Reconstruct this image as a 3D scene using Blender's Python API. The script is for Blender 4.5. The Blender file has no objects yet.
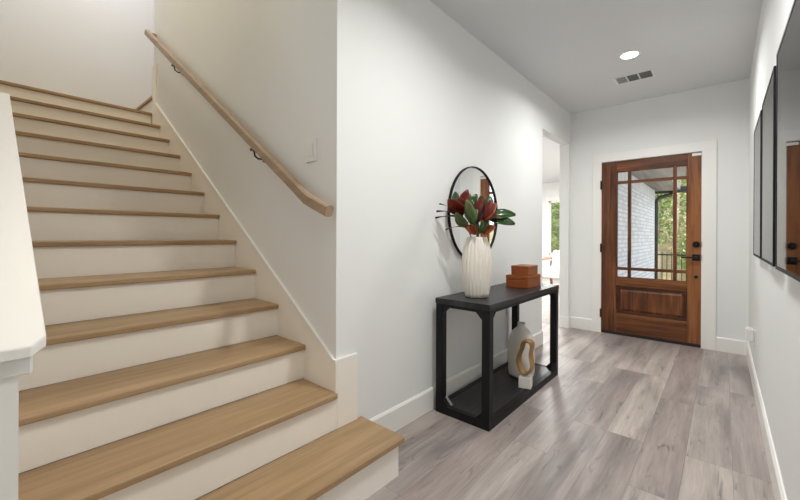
import bpy, bmesh, math, random
from mathutils import Vector, Matrix

random.seed(7)
S = bpy.context.scene
COL = S.collection
R = math.radians

# ------------------------------------------------------------------ camera, world, sun, lamps, added fill lights, exposure
cam_data = bpy.data.cameras.new('camera')
cam_data.sensor_width = 36.0
cam_data.lens = 36.0 * 367.0 / 800.0
cam_data.shift_y = -(250 - 235.4) / 800.0
cam_data.shift_x = -1.6 / 800.0
cam_data.clip_start = 0.02
cam = bpy.data.objects.new('camera', cam_data)
COL.objects.link(cam)
cam.matrix_world = (Matrix.Translation((0, 0, 1.17)) @ Matrix.Rotation(R(41.2), 4, 'Z')
                    @ Matrix.Rotation(R(90), 4, 'X') @ Matrix.Rotation(0.0046, 4, 'Z'))
S.camera = cam

world = bpy.data.worlds.new('sky_world')
S.world = world
world.use_nodes = True
wn = world.node_tree
wn.nodes.clear()
w_out = wn.nodes.new('ShaderNodeOutputWorld')
w_bg = wn.nodes.new('ShaderNodeBackground')
w_bg.inputs['Color'].default_value = (0.90, 0.95, 1.0, 1)
w_bg.inputs['Strength'].default_value = 2.5
wn.links.new(w_bg.outputs[0], w_out.inputs[0])

sun_d = bpy.data.lights.new('sun', 'SUN')
sun_d.energy = 4.5
sun_d.angle = R(3)
sun_d.color = (1.0, 0.95, 0.85)
sun = bpy.data.objects.new('sun', sun_d)
COL.objects.link(sun)
sun.rotation_euler = (R(42), R(18), R(-20))


def lamp(name, loc, power, size, color, spread=160, rot=(0, 0, 0)):
    d = bpy.data.lights.new(name, 'AREA')
    d.shape = 'DISK'
    d.size = size
    d.energy = power
    d.color = color
    d.spread = R(spread)
    o = bpy.data.objects.new(name, d)
    COL.objects.link(o)
    o.location = loc
    o.rotation_euler = rot
    return o


NEUT = (0.99, 0.99, 0.97)
WARM = (1.0, 0.85, 0.58)
lamp('hall_lamp_middle', (-0.42, 1.60, 2.73), 31, 0.16, NEUT)
lamp('hall_fill_near', (-0.25, 0.30, 2.73), 9, 0.16, (1.0, 0.94, 0.86))  # unseen light without fixture, added to brighten the lower stairs
lamp('living_fill', (-2.4, -1.6, 2.73), 12, 0.9, NEUT)  # added soft fill from behind the camera, no fixture there
lamp('living_fill', (-0.4, -1.9, 2.73), 14, 0.9, (1.0, 0.97, 0.93))  # second added fill behind the camera
fill = lamp('back_fill', (-3.7, -3.22, 1.45), 20, 1.0, (1.0, 0.99, 0.97), 170, (R(90), 0, 0))  # added general fill, unseen; the window it shines through is made up
fill.data.shape = 'RECTANGLE'
fill.data.size, fill.data.size_y = 1.4, 1.7
lamp('stair_lamp', (-3.0, 0.60, 5.25), 26, 0.3, WARM)
lamp('landing_lamp', (-5.0, 0.9, 5.25), 26, 0.3, (0.97, 0.95, 1.0))
lamp('front_room_fill', (-3.0, 6.2, 2.73), 110, 0.5, NEUT)  # unseen light added to brighten the front room
lamp('front_room_fill', (-3.2, 8.4, 2.70), 200, 0.5, NEUT, 180)  # wide fill added for the front room's window wall

S.view_settings.view_transform = 'Standard'
S.view_settings.look = 'None'
S.view_settings.gamma = 1.0
S.view_settings.use_curve_mapping = False
S.view_settings.exposure = -0.52
S.cycles.diffuse_bounces = 8
S.cycles.max_bounces = 12


# ------------------------------------------------------------------ helpers
class MB:
    """collects shapes given in world space; build() links them as one mesh object"""

    def __init__(self):
        self.bm = bmesh.new()

    def box(self, x0, x1, y0, y1, z0, z1):
        v = [self.bm.verts.new(p) for p in ((x0, y0, z0), (x1, y0, z0), (x1, y1, z0), (x0, y1, z0),
                                            (x0, y0, z1), (x1, y0, z1), (x1, y1, z1), (x0, y1, z1))]
        for f in ((0, 3, 2, 1), (4, 5, 6, 7), (0, 1, 5, 4), (1, 2, 6, 5), (2, 3, 7, 6), (3, 0, 4, 7)):
            self.bm.faces.new([v[i] for i in f])
        return self

    def hexa(self, pts):
        v = [self.bm.verts.new(p) for p in pts]
        for f in ((0, 3, 2, 1), (4, 5, 6, 7), (0, 1, 5, 4), (1, 2, 6, 5), (2, 3, 7, 6), (3, 0, 4, 7)):
            self.bm.faces.new([v[i] for i in f])
        return self

    def prism(self, poly, axis, a, b):
        """poly: 2-D points in the two other axes; extruded along axis from a to b"""
        def mk(p, t):
            return {'X': (t, p[0], p[1]), 'Y': (p[0], t, p[1]), 'Z': (p[0], p[1], t)}[axis]
        v0 = [self.bm.verts.new(mk(p, a)) for p in poly]
        v1 = [self.bm.verts.new(mk(p, b)) for p in poly]
        n = len(poly)
        self.bm.faces.new(v0[::-1])
        self.bm.faces.new(v1)
        for i in range(n):
            self.bm.faces.new((v0[i], v0[(i + 1) % n], v1[(i + 1) % n], v1[i]))
        return self

    def cyl(self, p0, p1, r0, r1=None, n=20, cap=True):
        r1 = r0 if r1 is None else r1
        return self.tube([p0, p1], [r0, r1], n, cap)

    def tube(self, pts, rad, n=10, cap=True):
        pts = [Vector(p) for p in pts]
        if not hasattr(rad, '__len__'):
            rad = [rad] * len(pts)
        rings = []
        ref = None
        for i, p in enumerate(pts):
            t = (pts[min(i + 1, len(pts) - 1)] - pts[max(i - 1, 0)]).normalized()
            if ref is None:
                ref = t.orthogonal().normalized()
            ref = (ref - t * ref.dot(t)).normalized()
            b = t.cross(ref)
            rings.append([self.bm.verts.new(p + (ref * math.cos(2 * math.pi * k / n) + b * math.sin(2 * math.pi * k / n)) * rad[i]) for k in range(n)])
        for a, b in zip(rings, rings[1:]):
            for k in range(n):
                self.bm.faces.new((a[k], a[(k + 1) % n], b[(k + 1) % n], b[k]))
        if cap:
            self.bm.faces.new(rings[0][::-1])
            self.bm.faces.new(rings[-1])
        return self

    def sweep(self, pts, prof, up=(0, 0, 1), closed=False):
        """prof: 2-D (side, up) points swept along pts"""
        pts = [Vector(p) for p in pts]
        up = Vector(up)
        n = len(pts)
        rings = []
        for i, p in enumerate(pts):
            if closed:
                t0 = (p - pts[i - 1]).normalized()
                t1 = (pts[(i + 1) % n] - p).normalized()
            else:
                t0 = (p - pts[max(i - 1, 0)]).normalized() if i else (pts[1] - p).normalized()
                t1 = (pts[min(i + 1, n - 1)] - p).normalized() if i < n - 1 else t0
            t = (t0 + t1).normalized()
            s = t.cross(up).normalized()
            u = s.cross(t).normalized()
            k = 1.0 / max(0.5, t.dot(t1))
            pr = prof[i] if isinstance(prof[0][0], (list, tuple)) else prof
            rings.append([self.bm.verts.new(p + s * a + u * b * k) for a, b in pr])
        m = len(rings[0])
        prs = list(zip(rings, rings[1:])) + ([(rings[-1], rings[0])] if closed else [])
        for a, b in prs:
            for k in range(m):
                self.bm.faces.new((a[k], b[k], b[(k + 1) % m], a[(k + 1) % m]))
        if not closed:
            self.bm.faces.new(rings[0])
            self.bm.faces.new(rings[-1][::-1])
        return self

    def lathe(self, c, prof, n=40, mod=None):
        c = Vector(c)
        rings = []
        for r, z in prof:
            ring = []
            for k in range(n):
                a = 2 * math.pi * k / n
                rr = r * (mod(a, z) if mod else 1)
                ring.append(self.bm.verts.new(c + Vector((rr * math.cos(a), rr * math.sin(a), z))))
            rings.append(ring)
        for a, b in zip(rings, rings[1:]):
            for k in range(n):
                self.bm.faces.new((a[k], a[(k + 1) % n], b[(k + 1) % n], b[k]))
        self.bm.faces.new(rings[0][::-1])
        self.bm.faces.new(rings[-1])
        return self

    def build(self, name, mat, parent=None, bevel=0, smooth=False, seg=2):
        bmesh.ops.recalc_face_normals(self.bm, faces=self.bm.faces[:])
        off = root_loc(parent) if parent else Vector((0, 0, 0))
        if off.length:
            bmesh.ops.translate(self.bm, verts=self.bm.verts[:], vec=-off)
        me = bpy.data.meshes.new(name)
        self.bm.to_mesh(me)
        self.bm.free()
        if smooth:
            for p in me.polygons:
                p.use_smooth = True
        me.materials.append(mat)
        o = bpy.data.objects.new(name, me)
        COL.objects.link(o)
        if parent:
            o.parent = parent
        if bevel:
            m = o.modifiers.new('bevel', 'BEVEL')
            m.width = bevel
            m.segments = seg
            m.limit_method = 'ANGLE'
            m.angle_limit = R(40)
        return o


def root_loc(o):
    v = Vector((0, 0, 0))
    while o:
        v = v + Vector(o.location)
        o = o.parent
    return v


def tag(o, label, cat, group=None, kind=None):
    o['label'] = label
    o['category'] = cat
    if group:
        o['group'] = group
    if kind:
        o['kind'] = kind
    return o


def struct(o, label, cat):
    return tag(o, label, cat, kind='structure')


def empty(name, loc):
    o = bpy.data.objects.new(name, None)
    o.empty_display_size = 0.1
    COL.objects.link(o)
    o.location = loc
    return o


def thing(name, loc, label, cat, group=None, kind=None):
    return tag(empty(name, loc), label, cat, group, kind)


# ------------------------------------------------------------------ materials
def mat_base(name):
    m = bpy.data.materials.new(name)
    m.use_nodes = True
    nt = m.node_tree
    b = nt.nodes['Principled BSDF']
    return m, nt, b


def N(nt, typ, **kw):
    n = nt.nodes.new(typ)
    for k, v in kw.items():
        setattr(n, k, v)
    return n


def plain(name, col, rough=0.5, metal=0.0, bump=0.0, scale=200, vary=0.0, spec=0.5):
    m, nt, b = mat_base(name)
    b.inputs['Base Color'].default_value = (*col, 1)
    b.inputs['Roughness'].default_value = rough
    b.inputs['Metallic'].default_value = metal
    b.inputs['Specular IOR Level'].default_value = spec
    if bump or vary:
        tc = N(nt, 'ShaderNodeTexCoord')
        ns = N(nt, 'ShaderNodeTexNoise')
        ns.inputs['Scale'].default_value = scale
        ns.inputs['Detail'].default_value = 3
        nt.links.new(tc.outputs['Object'], ns.inputs['Vector'])
        if bump:
            bp = N(nt, 'ShaderNodeBump')
            bp.inputs['Strength'].default_value = bump
            bp.inputs['Distance'].default_value = 0.002
            nt.links.new(ns.outputs['Fac'], bp.inputs['Height'])
            nt.links.new(bp.outputs[0], b.inputs['Normal'])
        if vary:
            mx = N(nt, 'ShaderNodeMix', data_type='RGBA')
            mx.inputs[6].default_value = (*[c * (1 - vary) for c in col], 1)
            mx.inputs[7].default_value = (*[min(1, c * (1 + vary)) for c in col], 1)
            nt.links.new(ns.outputs['Fac'], mx.inputs[0])
            nt.links.new(mx.outputs[2], b.inputs['Base Color'])
    return m


def wood(name, c_dark, c_mid, c_light, axis='Y', rough=0.45, fine=55, long=1.6, contrast=1.0, spec=0.4):
    m, nt, b = mat_base(name)
    tc = N(nt, 'ShaderNodeTexCoord')
    mp = N(nt, 'ShaderNodeMapping')
    sc = {'X': (long, fine, fine), 'Y': (fine, long, fine), 'Z': (fine, fine, long)}[axis]
    mp.inputs['Scale'].default_value = sc
    nt.links.new(tc.outputs['Object'], mp.inputs['Vector'])
    n1 = N(nt, 'ShaderNodeTexNoise')
    n1.inputs['Scale'].default_value = 1.0
    n1.inputs['Detail'].default_value = 6
    n1.inputs['Roughness'].default_value = 0.65
    n1.inputs['Distortion'].default_value = 0.6
    nt.links.new(mp.outputs[0], n1.inputs['Vector'])
    mp2 = N(nt, 'ShaderNodeMapping')
    mp2.inputs['Scale'].default_value = tuple(s * 0.16 for s in sc)
    nt.links.new(tc.outputs['Object'], mp2.inputs['Vector'])
    n2 = N(nt, 'ShaderNodeTexNoise')
    n2.inputs['Scale'].default_value = 1.0
    n2.inputs['Detail'].default_value = 3
    nt.links.new(mp2.outputs[0], n2.inputs['Vector'])
    ad = N(nt, 'ShaderNodeMath', operation='ADD')
    nt.links.new(n1.outputs['Fac'], ad.inputs[0])
    nt.links.new(n2.outputs['Fac'], ad.inputs[1])
    hf = N(nt, 'ShaderNodeMath', operation='MULTIPLY')
    hf.inputs[1].default_value = 0.5
    nt.links.new(ad.outputs[0], hf.inputs[0])
    cr = N(nt, 'ShaderNodeValToRGB')
    e = cr.color_ramp.elements
    w = 0.17 / contrast
    e[0].position = 0.5 - w
    e[0].color = (*c_dark, 1)
    e[1].position = 0.5 + w
    e[1].color = (*c_light, 1)
    k = cr.color_ramp.elements.new(0.5)
    k.color = (*c_mid, 1)
    nt.links.new(hf.outputs[0], cr.inputs[0])
    nt.links.new(cr.outputs[0], b.inputs['Base Color'])
    b.inputs['Roughness'].default_value = rough
    b.inputs['Specular IOR Level'].default_value = spec
    bp = N(nt, 'ShaderNodeBump')
    bp.inputs['Strength'].default_value = 0.12
    bp.inputs['Distance'].default_value = 0.001
    nt.links.new(n1.outputs['Fac'], bp.inputs['Height'])
    nt.links.new(bp.outputs[0], b.inputs['Normal'])
    return m


def plank_floor(name):
    m, nt, b = mat_base(name)
    L = nt.links.new
    tc = N(nt, 'ShaderNodeTexCoord')
    sp = N(nt, 'ShaderNodeSeparateXYZ')
    L(tc.outputs['Object'], sp.inputs[0])
    sh = N(nt, 'ShaderNodeMath', operation='ADD')
    sh.inputs[1].default_value = 0.147 + 0.188 * 40
    L(sp.outputs['X'], sh.inputs[0])
    cb = N(nt, 'ShaderNodeCombineXYZ')
    L(sp.outputs['Y'], cb.inputs['X'])
    L(sh.outputs[0], cb.inputs['Y'])
    br = N(nt, 'ShaderNodeTexBrick')
    br.offset = 0.38
    br.offset_frequency = 3
    br.inputs['Color1'].default_value = (0, 0, 0, 1)
    br.inputs['Color2'].default_value = (1, 1, 1, 1)
    br.inputs['Mortar'].default_value = (0.4, 0.4, 0.4, 1)
    br.inputs['Scale'].default_value = 1.0
    br.inputs['Mortar Size'].default_value = 0.0011
    br.inputs['Mortar Smooth'].default_value = 0.2
    br.inputs['Bias'].default_value = 0.0
    br.inputs['Brick Width'].default_value = 1.24
    br.inputs['Row Height'].default_value = 0.188
    L(cb.outputs[0], br.inputs['Vector'])
    rnd = N(nt, 'ShaderNodeSeparateColor')
    L(br.outputs['Color'], rnd.inputs[0])
    # plank tones
    cr = N(nt, 'ShaderNodeValToRGB')
    e = cr.color_ramp.elements
    e[0].position = 0.0
    e[0].color = (0.290, 0.240, 0.222, 1)
    e[1].position = 1.0
    e[1].color = (0.445, 0.388, 0.350, 1)
    for p, c in ((0.3, (0.325, 0.280, 0.266)), (0.55, (0.355, 0.310, 0.292)), (0.8, (0.395, 0.342, 0.312))):
        k = e.new(p)
        k.color = (*c, 1)
    L(rnd.outputs[0], cr.inputs[0])
    # per plank shift of the grain
    mul = N(nt, 'ShaderNodeMath', operation='MULTIPLY')
    mul.inputs[1].default_value = 37.0
    L(rnd.outputs[0], mul.inputs[0])

    def grain(sx, sy, detail, dist):
        a = N(nt, 'ShaderNodeMath', operation='MULTIPLY')
        a.inputs[1].default_value = sx
        L(sp.outputs['X'], a.inputs[0])
        c = N(nt, 'ShaderNodeMath', operation='MULTIPLY')
        c.inputs[1].default_value = sy
        L(sp.outputs['Y'], c.inputs[0])
        v = N(nt, 'ShaderNodeCombineXYZ')
        L(a.outputs[0], v.inputs[0])
        L(c.outputs[0], v.inputs[1])
        L(mul.outputs[0], v.inputs[2])
        n = N(nt, 'ShaderNodeTexNoise')
        n.inputs['Scale'].default_value = 1
        n.inputs['Detail'].default_value = detail
        n.inputs['Roughness'].default_value = 0.6
        n.inputs['Distortion'].default_value = dist
        L(v.outputs[0], n.inputs['Vector'])
        return n
    g1 = grain(95, 3.5, 6, 0.8)
    g2 = grain(9, 1.0, 5, 0.35)
    g3 = grain(22, 3.4, 3, 1.2)
    r1 = N(nt, 'ShaderNodeMapRange')
    r1.inputs[1].default_value = 0.3
    r1.inputs[2].default_value = 0.7
    r1.inputs[3].default_value = 0.86
    r1.inputs[4].default_value = 1.12
    L(g1.outputs['Fac'], r1.inputs[0])
    r2 = N(nt, 'ShaderNodeMapRange')
    r2.inputs[1].default_value = 0.3
    r2.inputs[2].default_value = 0.7
    r2.inputs[3].default_value = 0.60
    r2.inputs[4].default_value = 1.36
    L(g2.outputs['Fac'], r2.inputs[0])
    r3 = N(nt, 'ShaderNodeMapRange')
    r3.inputs[1].default_value = 0.27
    r3.inputs[2].default_value = 0.40
    r3.inputs[3].default_value = 0.55
    r3.inputs[4].default_value = 1.0
    L(g3.outputs['Fac'], r3.inputs[0])
    m1 = N(nt, 'ShaderNodeMath', operation='MULTIPLY')
    L(r1.outputs[0], m1.inputs[0])
    L(r2.outputs[0], m1.inputs[1])
    m2 = N(nt, 'ShaderNodeMath', operation='MULTIPLY')
    L(m1.outputs[0], m2.inputs[0])
    L(r3.outputs[0], m2.inputs[1])
    seam = N(nt, 'ShaderNodeMapRange')
    seam.inputs[3].default_value = 1.0
    seam.inputs[4].default_value = 0.62
    L(br.outputs['Fac'], seam.inputs[0])
    m3 = N(nt, 'ShaderNodeMath', operation='MULTIPLY')
    L(m2.outputs[0], m3.inputs[0])
    L(seam.outputs[0], m3.inputs[1])
    mx = N(nt, 'ShaderNodeVectorMath', operation='SCALE')
    L(cr.outputs[0], mx.inputs[0])
    L(m3.outputs[0], mx.inputs['Scale'])
    L(mx.outputs[0], b.inputs['Base Color'])
    rr = N(nt, 'ShaderNodeMapRange')
    rr.inputs[3].default_value = 0.30
    rr.inputs[4].default_value = 0.50
    L(g1.outputs['Fac'], rr.inputs[0])
    L(rr.outputs[0], b.inputs['Roughness'])
    bp = N(nt, 'ShaderNodeBump')
    bp.inputs['Strength'].default_value = 0.25
    bp.inputs['Distance'].default_value = 0.001
    L(m3.outputs[0], bp.inputs['Height'])
    L(bp.outputs[0], b.inputs['Normal'])
    return m


def brick(name, ax='Y', w=0.215, h=0.075):
    m, nt, b = mat_base(name)
    L = nt.links.new
    tc = N(nt, 'ShaderNodeTexCoord')
    sp = N(nt, 'ShaderNodeSeparateXYZ')
    L(tc.outputs['Object'], sp.inputs[0])
    cb = N(nt, 'ShaderNodeCombineXYZ')
    L(sp.outputs[ax], cb.inputs[0])
    L(sp.outputs['Z'], cb.inputs[1])
    br = N(nt, 'ShaderNodeTexBrick')
    br.inputs['Color1'].default_value = (0.56, 0.59, 0.63, 1)
    br.inputs['Color2'].default_value = (0.84, 0.86, 0.89, 1)
    br.inputs['Mortar'].default_value = (0.60, 0.63, 0.67, 1)
    br.inputs['Scale'].default_value = 1
    br.inputs['Mortar Size'].default_value = 0.012
    br.inputs['Brick Width'].default_value = w
    br.inputs['Row Height'].default_value = h
    br.inputs['Bias'].default_value = 0.35
    L(cb.outputs[0], br.inputs['Vector'])
    L(br.outputs['Color'], b.inputs['Base Color'])
    b.inputs['Roughness'].default_value = 0.85
    bp = N(nt, 'ShaderNodeBump')
    bp.invert = True
    bp.inputs['Strength'].default_value = 0.8
    bp.inputs['Distance'].default_value = 0.008
    L(br.outputs['Fac'], bp.inputs['Height'])
    L(bp.outputs[0], b.inputs['Normal'])
    return m


def clear_glass(name, tint=(1, 1, 1), refl=1.0):
    m = bpy.data.materials.new(name)
    m.use_nodes = True
    nt = m.node_tree
    nt.nodes.clear()
    out = N(nt, 'ShaderNodeOutputMaterial')
    tr = N(nt, 'ShaderNodeBsdfTransparent')
    tr.inputs[0].default_value = (*tint, 1)
    gl = N(nt, 'ShaderNodeBsdfGlossy')
    gl.inputs['Roughness'].default_value = 0.02
    fr = N(nt, 'ShaderNodeFresnel')
    fr.inputs['IOR'].default_value = 1.45
    mu = N(nt, 'ShaderNodeMath', operation='MULTIPLY')
    mu.inputs[1].default_value = refl
    nt.links.new(fr.outputs[0], mu.inputs[0])
    mx = N(nt, 'ShaderNodeMixShader')
    nt.links.new(mu.outputs[0], mx.inputs[0])
    nt.links.new(tr.outputs[0], mx.inputs[1])
    nt.links.new(gl.outputs[0], mx.inputs[2])
    nt.links.new(mx.outputs[0], out.inputs[0])
    return m


M = {}
M['wall'] = plain('wall_paint', (0.79, 0.80, 0.79), 0.75, bump=0.08, scale=260)
M['ceil'] = plain('ceiling_paint', (0.68, 0.685, 0.69), 0.85, bump=0.06, scale=220)
M['trim'] = plain('trim_paint', (0.84, 0.83, 0.80), 0.38)
M['stair_paint'] = plain('stair_paint', (0.88, 0.84, 0.765), 0.40)
M['floor'] = plank_floor('vinyl_planks')
M['oak'] = wood('oak_tread', (0.25, 0.16, 0.082), (0.37, 0.245, 0.13), (0.47, 0.325, 0.185), 'Y', 0.42, fine=48, long=1.8)
M['oak_x'] = wood('oak_rail', (0.28, 0.195, 0.125), (0.37, 0.27, 0.18), (0.45, 0.34, 0.235), 'X', 0.45, fine=60, long=1.8)
DW = ((0.040, 0.012, 0.006), (0.150, 0.050, 0.017), (0.30, 0.115, 0.038))
M['door_z'] = wood('stained_wood_upright', *DW, 'Z', 0.36, fine=22, long=1.6, contrast=1.45)
M['door_x'] = wood('stained_wood_across', *DW, 'X', 0.36, fine=22, long=1.6, contrast=1.45)
M['door_mold'] = wood('stained_molding', (0.02, 0.007, 0.004), (0.06, 0.02, 0.008), (0.11, 0.04, 0.015), 'X', 0.4, fine=22, long=1.6)
M['door_dark'] = plain('dark_gap', (0.02, 0.012, 0.008), 0.6)
M['black'] = plain('black_metal', (0.007, 0.007, 0.008), 0.5, metal=0.0, bump=0.03, spec=0.2)
M['console'] = wood('black_ash', (0.007, 0.007, 0.008), (0.015, 0.015, 0.017), (0.05, 0.05, 0.055), 'Y', 0.36, fine=30, long=2.5, spec=0.35)
M['console_frame'] = wood('black_frame_wood', (0.005, 0.005, 0.005), (0.009, 0.009, 0.010), (0.016, 0.016, 0.017), 'Z', 0.45, fine=30, long=2.5, spec=0.22)
M['bracket'] = plain('grey_metal', (0.30, 0.30, 0.31), 0.35, metal=0.8)
M['bronze'] = plain('dark_bronze', (0.018, 0.015, 0.013), 0.35, metal=0.5)
M['vase'] = plain('matte_ceramic', (0.78, 0.74, 0.66), 0.55, bump=0.05, scale=60)
M['jug'] = plain('white_stoneware', (0.72, 0.68, 0.62), 0.45, bump=0.25, scale=25, vary=0.06)
M['marble'] = plain('white_stone', (0.80, 0.77, 0.71), 0.4, vary=0.08, scale=18)
M['gold'] = wood('carved_gold_wood', (0.20, 0.105, 0.03), (0.31, 0.18, 0.06), (0.42, 0.27, 0.10), 'Z', 0.4, fine=25, long=3)
M['leather'] = plain('tan_leather', (0.27, 0.066, 0.011), 0.40, bump=0.15, scale=160, vary=0.12)
M['mirror'] = plain('mirror_silver', (0.9, 0.91, 0.91), 0.02, metal=1.0)
M['glass'] = clear_glass('clear_glass')
M['picglass'] = clear_glass('picture_glass')
M['paper'] = plain('mat_board', (0.80, 0.81, 0.83), 0.8)
M['art'] = plain('pale_print', (0.42, 0.43, 0.45), 0.8, vary=0.3, scale=5)
M['plastic'] = plain('white_plastic', (0.80, 0.80, 0.78), 0.35)
M['screw'] = plain('steel', (0.5, 0.5, 0.5), 0.3, metal=1.0)
M['duct'] = plain('duct_grey', (0.09, 0.09, 0.095), 0.7)
M['vent_white'] = plain('vent_enamel', (0.72, 0.72, 0.72), 0.4)
M['leaf_green'] = plain('leaf_green', (0.030, 0.072, 0.016), 0.22, vary=0.35, scale=30)
M['leaf_light'] = plain('leaf_light_green', (0.085, 0.125, 0.035), 0.4, vary=0.3, scale=30)
M['leaf_red'] = plain('leaf_red', (0.13, 0.010, 0.004), 0.28, vary=0.35, scale=30)
M['leaf_rust'] = plain('leaf_rust', (0.21, 0.040, 0.008), 0.5, vary=0.3, scale=30)
M['leaf_maroon'] = plain('leaf_maroon', (0.035, 0.006, 0.007), 0.4, vary=0.3, scale=30)
M['twig'] = plain('twig_brown', (0.12, 0.06, 0.03), 0.7)
M['brick'] = brick('painted_brick')
M['soldier'] = brick('painted_soldier_course', 'Y', 0.075, 0.24)
M['porch_wood'] = wood('porch_planks', (0.16, 0.15, 0.14), (0.40, 0.37, 0.34), (0.62, 0.59, 0.55), 'Y', 0.7, fine=9, long=0.4, contrast=1.3)
M['gutter'] = plain('dark_gutter', (0.010, 0.013, 0.012), 0.4)
M['concrete'] = plain('concrete', (0.42, 0.41, 0.39), 0.9, vary=0.15, scale=8)
M['ground'] = plain('earth', (0.42, 0.35, 0.20), 0.95, vary=0.4, scale=3)
M['bark'] = plain('pale_bark', (0.52, 0.44, 0.34), 0.9, vary=0.25, scale=14)
M['foliage'] = plain('foliage_green', (0.24, 0.36, 0.10), 0.6, vary=0.5, scale=2)
M['foliage2'] = plain('foliage_yellow_green', (0.52, 0.52, 0.27), 0.6, vary=0.4, scale=2)
M['linen'] = plain('white_linen', (0.82, 0.81, 0.79), 0.9, bump=0.1, scale=120)
M['chair_wood'] = wood('walnut_arm', (0.20, 0.085, 0.03), (0.32, 0.15, 0.06), (0.42, 0.21, 0.09), 'Z', 0.4, fine=35, long=3)
lens_m, _nt, _b = mat_base('lamp_lens')
_b.inputs['Base Color'].default_value = (1, 1, 1, 1)
_b.inputs['Emission Color'].default_value = (1, 0.98, 0.95, 1)
_b.inputs['Emission Strength'].default_value = 9
M['lens'] = lens_m

# ------------------------------------------------------------------ layout numbers (metres)
XL, XR = -1.479, 0.193          # hall side walls
YC, YD = 1.186, 4.98            # corner of hall and stair wall, entry wall
H = 2.739
RISE, RUN = 0.1886, 0.2807
YS = 1.176                      # face of the stair skirt
YK = 0.045                      # stair face of the knee wall
XLAND, XBACK = -4.525, -5.72
ZL = 13 * RISE
ZTOP = 5.3


def xn(k):
    return -1.4457 - (k - 2) * RUN


# ------------------------------------------------------------------ structure
struct(MB().box(-5.9, 0.40, -3.2, 4.98, -0.1, 0).box(-5.9, -1.40, 4.98, 11.1, -0.1, 0).box(-1.13, -0.13, 4.98, 5.12, -0.1, -0.001)
       .build('floor', M['floor']), 'grey brown wide plank floor of the hall', 'floor')
struct(MB().box(-5.3, XR + .12, -3.1, YK - 0.135, H, H + .12).box(XL - .11, XR + .12, YK - 0.135, YD + .1, H, H + .12)
       .box(-5.3, XL - .11, 3.6, 11.1, H, H + .12).box(XL - .11, -1.3, YD + .1, 11.1, H, H + .12).build('ceiling', M['ceil']),
       'flat white hall ceiling', 'ceiling')
struct(MB().box(-5.9, -1.3, -0.15, 3.7, ZTOP, ZTOP + .1).build('ceiling_stairwell', M['ceil']), 'white ceiling high over the stairwell', 'ceiling')

OY0, OY1, OZ = 4.010, 4.91, 2.345
struct(MB().box(XL - .11, XL, YC, OY0, 0, H).box(XL - .11, XL, OY0, OY1, OZ, H).box(XL - .11, XL, OY1, YD, 0, H)
       .build('wall_left', M['wall']), 'white hall wall behind the console table, with the cased opening', 'wall')
struct(MB().box(XLAND, XL - .11, YC, YC + .115, 0, ZTOP).box(XL - .11, XL - .0005, YC + .0005, YC + .115, H + .12, ZTOP)
       .build('wall_stair', M['wall']), 'wall beside the stairs carrying the handrail', 'wall')
struct(MB().box(XR, XR + .12, -3.1, YD + .14, 0, H).build('wall_right', M['wall']), 'hall wall on which the framed pictures hang', 'wall')
DX0, DX1, DZ = -1.118, -0.166, 2.062
struct(MB().box(-1.585, DX0 - .02, YD, YD + .14, 0, H).box(DX1 + .02, XR, YD, YD + .14, 0, H).box(DX0 - .02, DX1 + .02, YD, YD + .14, DZ + .015, H)
       .build('wall_front', M['wall']), 'white end wall around the front door', 'wall')
struct(MB().box(XBACK - .12, XBACK, -.15, 3.6, 0, ZTOP).build('wall_landing', M['wall']), 'pale wall at the head of the stairs', 'wall')
struct(MB().box(XLAND, XLAND + .12, YC + .115, 3.6, 0, ZTOP).build('wall_upper', M['wall']), 'wall beside the upper flight', 'wall')
struct(MB().box(XBACK, XLAND, 3.5, 3.6, 0, ZTOP).build('wall_upper_end', M['wall']), 'end wall of the upper flight', 'wall')
XK = -2.52
struct(MB().box(XBACK, XK, YK - .135, YK, 0, ZTOP).box(XK, XL, YK - .135, YK, H, ZTOP).build('wall_stair_side', M['wall']),
       'full height wall along the far side of the stairs', 'wall')
struct(MB().box(XL - .11, XL, YK, YC, H + .12, ZTOP).build('wall_stairwell', M['wall']), 'wall over the foot of the stairwell', 'wall')
struct(MB().box(-5.3, -4.4, -3.2, -3.1, 0, H).box(-3.0, XR + .12, -3.2, -3.1, 0, H).box(-4.4, -3.0, -3.2, -3.1, 0, .6).box(-4.4, -3.0, -3.2, -3.1, 2.3, H).build('wall_back', M['wall']), 'wall at the back of the living area', 'wall')  # opening added only to let the back fill light in
struct(MB().box(-5.4, -5.3, -3.2, YK - .135, 0, H).build('wall_living', M['wall']), 'side wall of the living area', 'wall')
# front room seen through the opening
struct(MB().box(-5.3, -1.585, 3.6, 3.7, 0, H).build('wall_room_back', M['wall']), 'back wall of the front room', 'wall')
struct(MB().box(-5.4, -5.3, 3.6, 11.1, 0, H).build('wall_room_left', M['wall']), 'side wall of the front room', 'wall')
WX0, WX1, WZ0, WZ1 = -3.86, -2.40, 0.62, 2.20
struct(MB().box(-5.3, WX0, 11.0, 11.12, 0, H).box(WX1, -1.42, 11.0, 11.12, 0, H).box(WX0, WX1, 11.0, 11.12, 0, WZ0).box(WX0, WX1, 11.0, 11.12, WZ1, H)
       .build('wall_room_front', M['wall']), 'window wall of the front room', 'wall')
struct(MB().box(-1.55, -1.42, YD + .14, 11.12, 0, H).build('wall_room_right', M['wall']), 'side wall between front room and porch', 'wall')

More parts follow.
